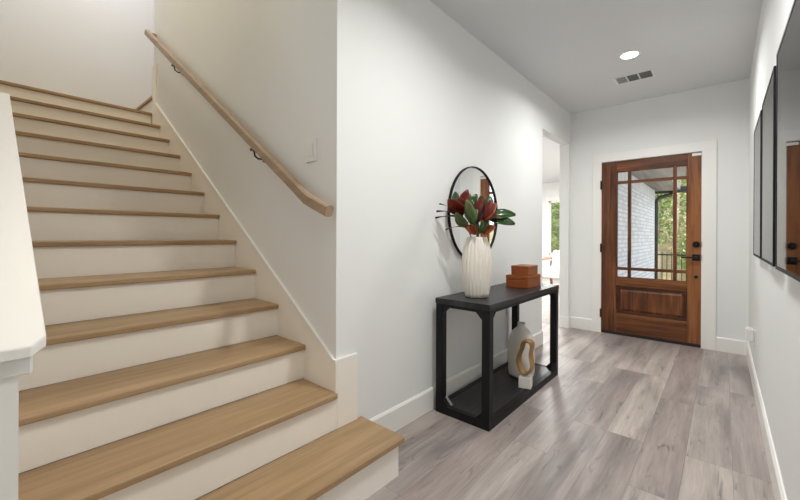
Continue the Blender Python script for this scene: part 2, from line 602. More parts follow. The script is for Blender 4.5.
# window of the front room
w = struct(empty('window_1', (-3.1, 11.0, WZ0)), 'tall window of the front room, trees outside', 'window')
cs = 0.11
MB().box(WX0 - cs, WX0, 10.975, 11.0, WZ0 - .02, WZ1 + cs).box(WX1, WX1 + cs, 10.975, 11.0, WZ0 - .02, WZ1 + cs) \
    .box(WX0, WX1, 10.975, 11.0, WZ1, WZ1 + cs).build('window_casing', M['trim'], w)
MB().box(WX0 - cs - .03, WX1 + cs + .03, 10.93, 11.0, WZ0 - .05, WZ0 - .015).build('window_sill', M['trim'], w)
MB().box(WX0, WX0 + .04, 11.03, 11.09, WZ0, WZ1).box(WX1 - .04, WX1, 11.03, 11.09, WZ0, WZ1).box(WX0, WX1, 11.03, 11.09, WZ0, WZ0 + .05) \
    .box(WX0, WX1, 11.03, 11.09, WZ1 - .05, WZ1).build('window_frame', M['trim'], w)
MB().box(WX0 + .04, WX1 - .04, 11.055, 11.061, WZ0 + .05, WZ1 - .05).build('pane', M['glass'], w)

# knee wall with sloping cap on the near side of the stairs
kx0 = -0.975
slope = 0.553


def zcap(x):
    return 0.985 + (-1.0 - x) * slope


kn = struct(empty('wall_knee', (kx0, YK - .06, 0)), 'low white wall along the open side of the stairs', 'wall')
MB().prism([(kx0, 0), (XK, 0), (XK, zcap(XK) - .035), (kx0 - .03, zcap(kx0 - .03) - .035), (kx0, zcap(kx0) - .05)], 'Y', YK - .135, YK).build('knee_panel', M['trim'], kn)
# bed moulding just under the cap
mo = MB()
zc = zcap(kx0)
mo.prism([(kx0 + .004, zc - .064), (kx0 + .008, zc - .028), (XK, zcap(XK) - .024), (XK, zcap(XK) - .064), (kx0 - .05, zc - .064 + .03)], 'Y', YK - .147, YK + .018)
mo.build('cap_molding', M['trim'], kn, bevel=.004)
# the cap: a board following the slope, with clipped corner at its foot
ca = MB()
t = .022
x1, y0c, y1c = kx0 + .016, YK - .172, YK + .037
ch = .022
top = [(x1, y0c + ch), (x1, y1c - ch), (x1 - ch, y1c), (XK, y1c), (XK, y0c), (x1 - ch, y0c)]
bm = ca.bm
vt = [bm.verts.new((x, y, zcap(x))) for x, y in top]
vb = [bm.verts.new((x, y, zcap(x) - t)) for x, y in top]
bm.faces.new(vt)
bm.faces.new(vb[::-1])
for i in range(6):
    bm.faces.new((vt[i], vt[(i + 1) % 6], vb[(i + 1) % 6], vb[i]))
ca.build('cap_board', M['trim'], kn, bevel=.003)

# baseboards, casings
BH, BT = 0.144, 0.015


def base_prof(a, s):
    return [(a, 0), (a + s * BT, 0), (a + s * BT, BH - .012), (a + s * BT * .45, BH), (a, BH)]


bl = MB().prism(base_prof(XL, 1), 'Y', 1.335, OY0)
bl.box(XL - .11, XL, OY0 - .0, OY0 + BT, 0, BH)
struct(bl.build('baseboard_left', M['trim']), 'white baseboard behind the console table', 'baseboard')
struct(MB().prism(base_prof(XR, -1), 'Y', -3.1, YD).build('baseboard_right', M['trim']), 'white baseboard under the framed pictures', 'baseboard')
bf = MB().prism([(YD - BT, 0), (YD, 0), (YD, BH), (YD - BT * .45, BH), (YD - BT, BH - .012)], 'X', XL, -1.214)
bf.prism([(YD - BT, 0), (YD, 0), (YD, BH), (YD - BT * .45, BH), (YD - BT, BH - .012)], 'X', -0.05, XR)
bf.box(XL - .11, XL + BT, OY1 - BT, YD, 0, BH)
struct(bf.build('baseboard_front', M['trim']), 'white baseboard beside the front door', 'baseboard')
struct(MB().box(-5.3, -1.55, 10.985, 11.0, 0, BH).box(-1.565, -1.55, YD + .14, 10.985, 0, BH).build('baseboard_room', M['trim']), 'white baseboard of the front room', 'baseboard')
ct = .02
tr = MB().box(-1.213, DX0 + .004, YD - ct, YD, 0, DZ + .006).box(DX1 - .004, -0.050, YD - ct, YD, 0, DZ + .006)
tr.box(-1.213, -0.050, YD - ct, YD, DZ + .006, DZ + .105)
tr.box(DX0 - .02, DX0 - .003, YD, YD + .13, 0, DZ + .01).box(DX1 + .003, DX1 + .02, YD, YD + .13, 0, DZ + .01).box(DX0 - .003, DX1 + .003, YD, YD + .13, DZ + .004, DZ + .015)
struct(tr.build('trim_1', M['trim'], bevel=.002), 'flat white casing around the front door', 'trim')

# ------------------------------------------------------------------ front door
dr = struct(empty('door_1', ((DX0 + DX1) / 2, YD + .03, 0.012)), 'brown stained wooden front door with a nine pane glass upper part', 'door')
y0, y1 = YD + .006, YD + .05
GX0, GX1, GZ0, GZ1 = -0.957, -0.288, 0.682, 1.942
PZ0, PZ1 = 0.255, 0.585
MB().box(DX0, GX0, y0, y1, .014, DZ).build('stile', M['door_z'], dr, bevel=.003)
MB().box(GX1, DX1, y0, y1, .014, DZ).build('stile', M['door_z'], dr, bevel=.003)
MB().box(GX0, GX1, y0, y1, GZ1, DZ).build('top_rail', M['door_x'], dr, bevel=.003)
MB().box(GX0, GX1, y0, y1, PZ1, GZ0).build('lock_rail', M['door_x'], dr, bevel=.003)
MB().box(GX0, GX1, y0, y1, .014, PZ0).build('bottom_rail', M['door_x'], dr, bevel=.003)
# raised panel with moulding
mo = MB()
mw = .028
for z0, z1, xa, xb in ((PZ0, PZ0 + mw, GX0, GX1), (PZ1 - mw, PZ1, GX0, GX1)):
    mo.box(xa, xb, y0 + .006, y1, z0, z1)
for xa, xb in ((GX0, GX0 + mw), (GX1 - mw, GX1)):
    mo.box(xa, xb, y0 + .006, y1, PZ0 + mw, PZ1 - mw)
mo.build('panel_molding', M['door_mold'], dr, bevel=.004)
pn = MB()
ix0, ix1, iz0, iz1 = GX0 + mw, GX1 - mw, PZ0 + mw, PZ1 - mw
s_ = .035
pn.box(ix0, ix1, y0 + .024, y1 - .006, iz0, iz1)
pn.hexa([(ix0 + .004, y0 + .024, iz0 + .004), (ix1 - .004, y0 + .024, iz0 + .004), (ix1 - s_, y0 + .010, iz0 + s_), (ix0 + s_, y0 + .010, iz0 + s_),
         (ix0 + .004, y0 + .024, iz1 - .004), (ix1 - .004, y0 + .024, iz1 - .004), (ix1 - s_, y0 + .010, iz1 - s_), (ix0 + s_, y0 + .010, iz1 - s_)])
pn.build('panel', M['door_z'], dr)
mb_ = .034
for xc in (-0.826, -0.397):
    MB().box(xc - mb_ / 2, xc + mb_ / 2, y0 + .006, y1 - .006, GZ0, GZ1).build('muntin', M['door_z'], dr, bevel=.004)
for zc_ in (1.810, 0.790):
    MB().box(GX0, GX1, y0 + .007, y1 - .007, zc_ - mb_ / 2, zc_ + mb_ / 2).build('muntin', M['door_x'], dr, bevel=.004)
sp_ = MB()
g = .010
sp_.box(GX0, GX0 + g, y0 + .008, y1 - .008, GZ0, GZ1).box(GX1 - g, GX1, y0 + .008, y1 - .008, GZ0, GZ1).box(GX0, GX1, y0 + .008, y1 - .008, GZ0, GZ0 + g).box(GX0, GX1, y0 + .008, y1 - .008, GZ1 - g, GZ1)
sp_.build('glazing_bead', M['door_z'], dr)
MB().box(GX0 + .002, GX1 - .002, y0 + .020, y0 + .025, GZ0 + .002, GZ1 - .002).build('pane', M['glass'], dr)
MB().box(DX0 - .002, DX1 + .002, y0 - .004, y1 + .06, .001, .013).build('threshold', M['door_dark'], dr)
MB().box(DX0 + .004, DX1 - .004, y0 - .006, y0 + .0, .014, .034).build('door_sweep', M['door_dark'], dr)
for z in (1.79, 1.03, 0.24):
    MB().box(DX0 - .006, DX0 + .006, YD - ct - .010, y0 + .002, z - .05, z + .05).cyl((DX0, YD - ct - .008, z - .052), (DX0, YD - ct - .008, z + .052), .007, n=12) \
        .build('hinge', M['bronze'], dr)
lx = -0.213
db = MB().cyl((lx, y0, 1.088), (lx, y0 - .018, 1.088), .034, .030, 24).build('deadbolt', M['bronze'], dr)
MB().box(lx - .006, lx + .006, y0 - .036, y0 - .018, 1.070, 1.106).build('thumb_turn', M['bronze'], db, bevel=.003)
lv = MB().box(lx - .034, lx + .034, y0 - .010, y0, 0.915, 0.985).cyl((lx, y0 - .010, .95), (lx, y0 - .045, .95), .012, n=14)
lv.box(lx - .125, lx + .012, y0 - .056, y0 - .040, .941, .959)
lv.build('lever_handle', M['bronze'], dr, bevel=.004)
MB().cyl((lx, y0, .745), (lx, y0 - .012, .745), .016, n=18).build('door_bolt', M['bronze'], dr)
tag_ = MB().box(DX1 - .085, DX1 - .006, y0 - .014, y0, DZ - .034, DZ - .006).build('contact_sensor', M['plastic'], dr, bevel=.003)
tag_['label'] = 'small white contact sensor at the top corner'
# strike side latch plates on the jamb
for z in (.95, 1.088):
    MB().box(DX1 - .003, DX1 + .004, YD - ct - .002, YD - ct, z - .03, z + .03).build('strike_plate', M['screw'], dr)

# ------------------------------------------------------------------ staircase
st = thing('staircase', (-1.2, 0.6, 0), 'white painted stairs with oak treads rising beside the handrail wall', 'staircase')
NO, TT = .022, .028
for k in range(1, 13):
    xa = xn(k) if k > 1 else -1.163
    xb = xn(k + 1) - NO
    if k == 1:
        p = [(xa, YK), (xa, 1.362), (XL + .0005, 1.362), (XL + .0005, YC), (xb, YC), (xb, YK)]
        MB().prism(p, 'Z', k * RISE - TT, k * RISE).build('tread', M['oak'], st, bevel=.007, seg=3)
        rx = xa - NO
        MB().prism([(rx, YK), (rx, 1.338), (XL + .0005, 1.338), (XL + .0005, 1.318), (rx - .02, 1.318), (rx - .02, YK)], 'Z', 0, RISE - TT).build('riser', M['stair_paint'], st)
    else:
        MB().box(xb, xa, YK, YS, k * RISE - TT, k * RISE).build('tread', M['oak'], st, bevel=.007, seg=3)
        MB().box(xa - NO - .018, xa - NO, YK, YS, (k - 1) * RISE, k * RISE - TT).build('riser', M['stair_paint'], st)
x13 = xn(13)
MB().box(x13 - NO - .018, x13 - NO, YK, YS, 12 * RISE, ZL - TT).build('riser', M['stair_paint'], st)
MB().box(XBACK, x13, YK, YS, ZL - TT, ZL).box(XBACK, x13 - .1, YK, YS, ZL - .3, ZL - TT).build('landing', M['oak'], st, bevel=.007)
uf = thing('upper_flight', (-5.0, 1.3, ZL), 'short flight of oak treads turning off the landing at the top of the stairs', 'staircase')
for k in range(14, 20):
    ya = YC - .012 + (k - 14) * .27
    MB().box(XBACK, XLAND - .012, ya, ya + .27 + .02, k * RISE - TT, k * RISE).build('tread', M['oak_x'], uf, bevel=.007)
    MB().box(XBACK, XLAND - .012, ya + .022, ya + .04, (k - 1) * RISE, k * RISE - TT).build('riser', M['stair_paint'], uf)
# skirt board: follows the slope on the stair wall, wraps the hall corner and the landing corner


def zsk(x):
    return 0.533 + (XL - x) * 0.6785


sk = MB()
xe = -4.405
low = [(XL + .012, RISE), (XL + .012, .536), (XL - .006, .536), (xe, zsk(xe)), (xe, 2.935), (XLAND - .012, 2.935), (XLAND - .012, ZL)]
steps = []
pts = low + [(XLAND - .012, ZL - .25), (xn(13), ZL - .25)]
pts += [(xn(3) - .3, 3 * RISE - .3), (xn(3) - .02, RISE - .02)]
sk.prism(pts, 'Y', YS, YC + .0005)
sk.box(XL, XL + .014, YC, 1.322, RISE + .0005, .536)
sk.box(XLAND - .012, XLAND, YC, YC + .18, ZL, 2.935)
sk.build('skirt_board', M['stair_paint'], st)
cp = MB()
c_ = .018
cp.prism([(XL + .0145, .536 - c_), (XL + .0145, .540), (XL - .004, .540), (xe - .0, zsk(xe) + .005), (xe, zsk(xe) - c_), (XL - .002, .536 - c_)], 'Y', YS - .006, YC)
cp.box(XL, XL + .0145, YC, 1.3225, .536 - c_, .540)
cp.build('skirt_cap', M['trim'], st, bevel=.002)

# ------------------------------------------------------------------ handrail
hr = thing('handrail', (-1.43, 1.115, 1.30), 'pale oak handrail running up the wall beside the stairs', 'handrail')
yh = 1.112
pa, pb, pc = (-1.440, yh, 1.287), (-1.622, yh, 1.358), (-4.475, yh, 3.250)
prof = [(-.021, -.022), (-.014, -.030), (.014, -.030), (.021, -.022), (.021, .018), (.012, .028), (-.012, .028), (-.021, .018)]
rl = MB().sweep([pa, pb, pc], prof).build('rail', M['oak_x'], hr)
MB().box(-4.475, -4.43, yh + .018, YC, 3.198, 3.246).build('wall_return', M['oak_x'], hr, bevel=.004)
for x in (-3.66, -2.20):
    z = pb[2] + (pb[0] - x) * (pc[2] - pb[2]) / (pb[0] - pc[0]) - .036
    b_ = MB().cyl((x, YC, z - .055), (x, YC - .006, z - .055), .020, n=20)
    b_.tube([(x, YC - .004, z - .055), (x, YC - .045, z - .058), (x, yh + .008, z - .045), (x, yh, z - .008)], .0055, n=10)
    b_.box(x - .028, x + .028, yh - .012, yh + .012, z - .010, z + .004)
    b_.build('bracket', M['bronze'], hr)

# ------------------------------------------------------------------ wall switch, plug-in
sw = thing('light_switch', (-1.690, YC, 1.632), 'white rocker light switch on the wall under the handrail\'s upper side', 'light switch')
sw['label'] = 'white light switch plate on the stair wall above the lower end of the handrail'
MB().box(-1.733, -1.646, YC - .009, YC, 1.568, 1.697).build('switch_plate', M['plastic'], sw, bevel=.003)
MB().box(-1.707, -1.672, YC - .015, YC - .009, 1.598, 1.667).build('rocker', M['plastic'], sw, bevel=.002)

oy, oz = 3.95, .385
ou = thing('wall_outlet', (XR, oy, oz), 'white wall outlet plate low on the wall beneath the pictures', 'outlet')
MB().box(XR - .006, XR, oy - .037, oy + .037, oz - .06, oz + .06).build('outlet_plate', M['plastic'], ou, bevel=.002)
for za in (-.05, .012):
    MB().box(XR - .009, XR - .006, oy - .017, oy + .017, oz + za, oz + za + .038).build('socket', M['plastic'], ou, bevel=.002)
pg = thing('plug_in_device', (XR - .03, oy, oz + .02), 'small white plug in device stuck in the low wall outlet', 'plug-in device')
MB().box(XR - .056, XR - .0095, oy - .027, oy + .027, oz - .02, oz + .072).build('device_body', M['plastic'], pg, bevel=.006)
MB().box(XR - .050, XR - .02, oy - .020, oy + .020, oz + .0725, oz + .080).build('device_cap', M['plastic'], pg, bevel=.003)

# ------------------------------------------------------------------ ceiling light and vent
cx, cy = -0.611, 3.672
cl = thing('ceiling_light', (cx, cy, H), 'round lit recessed light in the hall ceiling', 'ceiling light')
MB().lathe((cx, cy, H), [(.086, 0), (.086, -.003), (.072, -.006), (.064, -.006), (.064, 0)], 40).build('light_trim', M['plastic'], cl, smooth=True)
MB().lathe((cx, cy, H), [(.064, -.0065), (.063, -.008), (.04, -.010)], 40).build('lens', M['lens'], cl, smooth=True)
lamp('ceiling_light_glow', (cx, cy, H - .018), 30, .15, NEUT)

vx0, vx1, vy0, vy1 = -.832, -.495, 4.125, 4.325
ve = thing('ceiling_vent', ((vx0 + vx1) / 2, (vy0 + vy1) / 2, H), 'white air vent with three dark grilles in the hall ceiling', 'vent')
fr = MB()
ix = [vx0 + .022, vx0 + .105, vx0 + .117, vx0 + .204, vx0 + .216, vx1 - .022]
fr.box(vx0, vx1, vy0, vy0 + .014, H - .004, H).box(vx0, vx1, vy1 - .014, vy1, H - .004, H)
fr.box(vx0, ix[0], vy0 + .014, vy1 - .014, H - .004, H).box(ix[5], vx1, vy0 + .014, vy1 - .014, H - .004, H)
fr.box(ix[1], ix[2], vy0 + .014, vy1 - .014, H - .004, H).box(ix[3], ix[4], vy0 + .014, vy1 - .014, H - .004, H)
fr.build('vent_frame', M['vent_white'], ve)
MB().box(vx0 + .02, vx1 - .02, vy0 + .02, vy1 - .02, H - .002, H).build('duct', M['duct'], ve)
for j in range(3):
    g_ = MB()
    n = 9
    for i in range(n):
        xx = ix[2 * j] + (ix[2 * j + 1] - ix[2 * j]) * (i + .5) / n
        g_.box(xx - .0012, xx + .0012, vy0 + .014, vy1 - .014, H - .004, H - .002)
    g_.build('grille', M['vent_white' if j == 0 else 'bracket'], ve)

# ------------------------------------------------------------------ console table
TX0, TX1, TY0, TY1, TH = -1.438, -1.045, 1.993, 3.212, .757
tb = thing('console_table', ((TX0 + TX1) / 2, (TY0 + TY1) / 2, 0), 'black console table with a lower shelf against the hall wall', 'console table')
P_ = .052
for x in (TX0, TX1 - P_):
    for y in (TY0, TY1 - P_):
        MB().box(x, x + P_, y, y + P_, 0, TH - .036).build('leg', M['console_frame'], tb, bevel=.003)
MB().box(TX0 - .003, TX1 + .003, TY0 - .003, TY1 + .003, TH - .036, TH).build('tabletop', M['console'], tb, bevel=.003)
MB().box(TX0 + .02, TX1 - .02, TY0 + .02, TY1 - .02, .030, .050).build('shelf', M['console'], tb)
for (a, b, c, d) in ((TX0, TX1, TY0, TY0 + .04), (TX0, TX1, TY1 - .04, TY1)):
    MB().box(a + P_, b - P_, c, d, 0, .052).build('rail', M['console_frame'], tb, bevel=.002)
for (a, b, c, d) in ((TX0, TX0 + .04, TY0, TY1), (TX1 - .04, TX1, TY0, TY1)):
    MB().box(a, b, c + P_, d - P_, 0, .052).build('rail', M['console_frame'], tb, bevel=.002)
for (a, b, c, d) in ((TX0, TX1, TY0, TY0 + .03), (TX0, TX1, TY1 - .03, TY1)):
    MB().box(a + P_, b - P_, c + .004, d - .004, TH - .056, TH - .036).build('apron', M['console_frame'], tb)
for (a, b, c, d) in ((TX0, TX0 + .03, TY0, TY1), (TX1 - .03, TX1, TY0, TY1)):
    MB().box(a + .004, b - .004, c + P_, d - P_, TH - .056, TH - .036).build('apron', M['console_frame'], tb)
# corner gussets in the end frames and the long frames
q = .045
for y in (TY0 + .006, TY1 - .030):
    for x, s in ((TX0 + P_, 1), (TX1 - P_, -1)):
        MB().prism([(x, TH - .056), (x + s * q, TH - .056), (x, TH - .056 - q)], 'Y', y, y + .024).build('gusset', M['console_frame'], tb)
        MB().prism([(x, .052), (x + s * q, .052), (x, .052 + q)], 'Y', y, y + .024).build('gusset', M['console_frame'], tb)
for x in (TX0 + .006, TX1 - .030):
    for y, s in ((TY0 + P_, 1), (TY1 - P_, -1)):
        MB().prism([(y, TH - .056), (y + s * q, TH - .056), (y, TH - .056 - q)], 'X', x, x + .024).build('gusset', M['console_frame'], tb)
        MB().prism([(y, .052), (y + s * q, .052), (y, .052 + q)], 'X', x, x + .024).build('gusset', M['console_frame'], tb)
# bright metal clip in the near rear lower corner
MB().hexa([(TX0 + P_ + .004, TY0 + .0295, .100), (TX0 + P_ + .050, TY0 + .0295, .054), (TX0 + P_ + .050, TY0 + .050, .054), (TX0 + P_ + .004, TY0 + .050, .100),
           (TX0 + P_ + .007, TY0 + .0295, .103), (TX0 + P_ + .053, TY0 + .0295, .057), (TX0 + P_ + .053, TY0 + .050, .057), (TX0 + P_ + .007, TY0 + .050, .103)]) \
    .build('corner_plate', M['bracket'], tb)['label'] = 'bright metal corner plate'

# ------------------------------------------------------------------ mirror
MY, MZ, MR = 2.555, 1.34, .372
mi = thing('round_mirror', (XL, MY, MZ), 'round black framed wall mirror behind the vase', 'mirror')
n = 72
cir = lambda r, x: [(x, MY + r * math.cos(2 * math.pi * k / n), MZ + r * math.sin(2 * math.pi * k / n)) for k in range(n)]
mm = MB()
rings = [[mm.bm.verts.new(p) for p in cir(r, x)] for r, x in ((MR, XL), (MR, XL + .020), (MR - .008, XL + .020), (MR - .008, XL))]
for a, b in zip(rings, rings[1:] + rings[:1]):
    for k in range(n):
        mm.bm.faces.new((a[k], a[(k + 1) % n], b[(k + 1) % n], b[k]))
mm.build('mirror_frame', M['black'], mi)
mg = MB()
rings = [[mg.bm.verts.new(p) for p in cir(MR - .008, x)] for x in (XL + .002, XL + .010)]
mg.bm.faces.new(rings[0])
mg.bm.faces.new(rings[1])
for k in range(n):
    mg.bm.faces.new((rings[0][k], rings[0][(k + 1) % n], rings[1][(k + 1) % n], rings[1][k]))
mg.build('mirror_glass', M['mirror'], mi)

# ------------------------------------------------------------------ framed pictures on the right wall
pics = [(1.43, 2.070, 'largest looking framed picture, nearest on the right wall, reflecting the front door', 1),
        (2.200, 2.830, 'black framed picture in the middle of the row on the right wall', 2),
        (2.915, 3.520, 'black framed picture nearest the front door on the right wall', 3)]
for ya, yb, lab, i in pics:
    z0, z1 = 1.045, 1.893
    p = thing('framed_picture', (XR, (ya + yb) / 2, z0), lab, 'picture', 'framed pictures on the hall wall')
    if i == 1:
        p.rotation_euler.z = R(.4)
        p.location.x -= .003
    f_, d_ = .014, .034
    MB().box(XR - d_, XR, ya, ya + f_, z0, z1).box(XR - d_, XR, yb - f_, yb, z0, z1).box(XR - d_, XR, ya + f_, yb - f_, z0, z0 + f_) \
        .box(XR - d_, XR, ya + f_, yb - f_, z1 - f_, z1).build('frame', M['black'], p, bevel=.001)
    MB().box(XR - .014, XR - .002, ya + f_, yb - f_, z0 + f_, z1 - f_).build('mat_board', M['paper'], p)
    MB().box(XR - .0155, XR - .014, ya + .11, yb - .11, z0 + .13, z1 - .13).build('print', M['art'], p)
    MB().box(XR - .0325, XR - .0300, ya + f_, yb - f_, z0 + f_, z1 - f_).build('glass', M['picglass'], p)

# ------------------------------------------------------------------ things on the console
VX, VY = -1.258, 2.215
va = thing('vase', (VX, VY, TH), 'tall cream fluted ceramic vase holding magnolia branches', 'vase')


def vmod(a, z):
    n = 22
    f = lambda ph: 1.05 - .075 * (1 - abs(math.cos((a + ph) * n / 2)))
    k = min(1, max(0, (z - .105) / .035))
    return f(0) * k + f(math.pi / n) * (1 - k)


vp = [(.066, 0), (.074, .004), (.079, .03), (.088, .08), (.094, .12), (.0965, .16), (.098, .21), (.097, .26), (.090, .31), (.079, .355), (.067, .390), (.063, .405), (.059, .405), (.058, .38), (.05, .36)]
MB().lathe((VX, VY, TH), vp, 176, vmod).build('vase_body', M['vase'], va, smooth=True)

# branches: offsets (right, up, toward the viewer) in metres from the vase mouth
rv = Vector((math.cos(R(41.2)), math.sin(R(41.2)), 0))
fv = Vector((-math.sin(R(41.2)), math.cos(R(41.2)), 0))
mouth = Vector((VX, VY, TH + .405))


def wp(a, b, d):
    return mouth + rv * a + Vector((0, 0, b)) - fv * d


def leaf(parent, base, tip, width, nrm, mat, fold=.25, droop=.12):
    fold, droop = random.uniform(.15, .75), random.uniform(-.10, .28)
    base, tip = Vector(base), Vector(tip)
    ax = tip - base
    L_ = ax.length
    ax.normalize()
    nv = Vector(nrm)
    nv = (nv - ax * nv.dot(ax)).normalized()
    sd = ax.cross(nv)
    mb = MB()
    NU, NV = 9, 5
    g0, g1 = [], []
    for i in range(NU):
        t = i / (NU - 1)
        wv = width * .66 * (math.sin(math.pi * min(1, t * .94 + .045)) ** .75) * (1.05 - .25 * t)
        r0, r1 = [], []
        for j in range(NV):
            s = (j / (NV - 1)) * 2 - 1
            pt = base + ax * (L_ * t) + sd * (wv * s) + nv * (fold * wv * abs(s) ** 1.3 - droop * L_ * (t * t) + .05 * L_ * math.sin(3 * t + s))
            r0.append(mb.bm.verts.new(pt))
            r1.append(mb.bm.verts.new(pt - nv * .0012))
        g0.append(r0)
        g1.append(r1)
    for i in range(NU - 1):
        for j in range(NV - 1):
            mb.bm.faces.new((g0[i][j], g0[i][j + 1], g0[i + 1][j + 1], g0[i + 1][j]))
            mb.bm.faces.new((g1[i][j], g1[i + 1][j], g1[i + 1][j + 1], g1[i][j + 1]))
        for j in (0, NV - 1):
            mb.bm.faces.new((g0[i][j], g0[i + 1][j], g1[i + 1][j], g1[i][j]))
    for i in (0, NU - 1):
        for j in range(NV - 1):
            mb.bm.faces.new((g0[i][j], g1[i][j], g1[i][j + 1], g0[i][j + 1]))
    return mb.build('leaf', mat, parent, smooth=True)


def px(u, v, d=0.0):
    """offsets for a spot u,v of the bouquet, measured in hundredths of its width"""
    return wp((u - 477) / 148.0, (237 - v) / 148.0, d)


BR = [
    ('magnolia branch at the vase\'s left with the broad red leaf', (462, 213, .03), [
        ((463, 214, .05), (446, 200, .09), .085, (-.3, -1, .5), 'leaf_red'),
        ((461, 215, .06), (466, 191, .08), .070, (.2, -1, .2), 'leaf_red'),
        ((459, 212, .02), (455, 191, -.02), .055, (0, -1, .3), 'leaf_green'),
        ((457, 213, .03), (439, 203, .06), .035, (0, -.4, 1), 'leaf_green'),
        ((462, 214, .04), (450, 212, .12), .055, (0, -.6, 1), 'leaf_red'),
        ((463, 213, .05), (456, 198, .10), .060, (.5, -.9, .2), 'leaf_red'),
        ((462, 217, .03), (447, 209, .04), .055, (0, -.6, 1), 'leaf_green')]),
    ('magnolia branch in the middle with pale green upright leaves', (468, 216, .06), [
        ((472, 226, .09), (464, 201, .11), .062, (.1, -1, .25), 'leaf_light'),
        ((468, 212, .03), (466, 190, .00), .060, (.2, -1, .3), 'leaf_green'),
        ((472, 210, .0), (477, 193, -.03), .055, (0, -1, .3), 'leaf_green'),
        ((465, 226, .08), (453, 213, .12), .060, (-.2, -1, .6), 'leaf_light'),
        ((474, 224, .07), (482, 203, .10), .028, (.9, -.6, .1), 'leaf_maroon'),
        ((470, 214, .0), (471, 194, -.05), .060, (.4, -1, .3), 'leaf_green'),
        ((469, 224, .10), (473, 210, .12), .040, (.4, -1, .2), 'leaf_green')]),
    ('magnolia branch at the vase\'s right with orange red leaves', (482, 215, .04), [
        ((474, 219, .06), (478, 199, .09), .072, (-.3, -1, .2), 'leaf_red'),
        ((481, 221, .06), (493, 204, .09), .070, (.3, -1, .4), 'leaf_rust'),
        ((484, 212, .00), (483, 195, -.03), .058, (-.2, -1, .2), 'leaf_green'),
        ((486, 213, .00), (492, 196, -.03), .058, (.3, -1, .2), 'leaf_green'),
        ((483, 222, .08), (495, 216, .10), .055, (.1, -.5, 1), 'leaf_red'),
        ((482, 220, .07), (487, 202, .10), .062, (.5, -.9, .2), 'leaf_red'),
        ((486, 215, .0), (488, 199, -.06), .060, (.1, -1, .3), 'leaf_green')]),
    ('magnolia branch reaching out to the right with two glossy green leaves', (488, 219, .03), [
        ((487, 218.5, .03), (513, 212.5, .06), .066, (.55, -.65, .6), 'leaf_green'),
        ((487, 220, .05), (511.5, 222.5, .09), .062, (.5, -.7, .6), 'leaf_green'),
        ((488, 219, .03), (496, 209, .02), .045, (.3, -1, .3), 'leaf_rust')]),
    ('twig leaning out to the left with thin dark red leaves', (462, 221, .05), [
        ((459, 215, .05), (435, 212, .07), .016, (0, -.3, 1), 'leaf_maroon'),
        ((457, 217, .06), (434, 220, .08), .016, (0, -.3, 1), 'leaf_maroon'),
        ((467, 228, .07), (444, 226, .10), .018, (0, -.3, 1), 'leaf_rust'),
        ((462, 219, .06), (450, 208, .08), .040, (-.2, -.5, 1), 'leaf_maroon')]),
    ('short sprig low over the vase rim with rust brown leaves', (475, 229, .05), [
        ((473, 232, .06), (463, 227, .10), .055, (0, -1, .5), 'leaf_rust'),
        ((474, 235, .07), (470, 225, .10), .050, (0, -1, .3), 'leaf_rust'),
        ((481, 234, .06), (492, 227, .09), .055, (.1, -1, .4), 'leaf_rust'),
        ((478, 233, .06), (485, 219, .08), .038, (.5, -1, .2), 'leaf_green'),
        ((478, 234, .05), (474, 218, .03), .045, (-.2, -1, .2), 'leaf_light')]),
]
for i, (lab, knot, lvs) in enumerate(BR):
    an = i * 1.05
    foot = Vector((VX, VY, TH + .368)) + Vector((math.cos(an), math.sin(an), 0)) * .030
    br_ = thing('magnolia_branch', foot, lab, 'branch', 'branches in the cream vase')
    kp = px(*knot)
    midp = (foot + kp) / 2 + Vector((0, 0, .012))
    sm = MB().tube([foot, midp, kp], [.0040, .0036, .003], 8)
    for b_, t_, w_, nr, mt in lvs:
        sm.tube([kp, px(*b_)], [.003, .0018], 6)
    sm.build('stem', M['twig'], br_, smooth=True)
    for b_, t_, w_, nr, mt in lvs:
        leaf(br_, px(*b_), px(*t_), w_, nr, M[mt])


def leather_box(name, x0, x1, y0, y1, z0, z1, lab):
    cxm, cym = (x0 + x1) / 2, (y0 + y1) / 2
    b = thing(name, (cxm, cym, z0), lab, 'box', 'boxes on the console table')
    zl = z0 + (z1 - z0) * .68
    MB().box(x0, x1, y0, y1, z0, zl).build('box_body', M['leather'], b, bevel=.003)
    MB().box(x0 - .001, x1 + .001, y0 - .001, y1 + .001, zl + .0012, z1).build('lid', M['leather'], b, bevel=.003)
    return b


leather_box('storage_box', -1.328, -1.146, 2.809, 3.075, TH, TH + .096, 'larger tan leather box on the console table, under the smaller one')
leather_box('storage_box', -1.300, -1.158, 2.845, 3.045, TH + .0965, TH + .172, 'smaller tan leather box on top of the larger one')

# jug on the lower shelf
JX, JY, JZ = -1.222, 2.871, .050
jg = thing('stoneware_bottle', (JX, JY, JZ), 'white stoneware bottle with a narrow neck on the lower shelf', 'bottle')
jp = [(.085, 0), (.096, .008), (.101, .04), (.102, .12), (.100, .22), (.097, .275), (.088, .320), (.068, .355), (.044, .378), (.032, .390), (.030, .412), (.032, .420), (.026, .420), (.024, .40), (.01, .38)]
MB().lathe((JX, JY, JZ), jp, 56).build('bottle_body', M['jug'], jg, smooth=True)

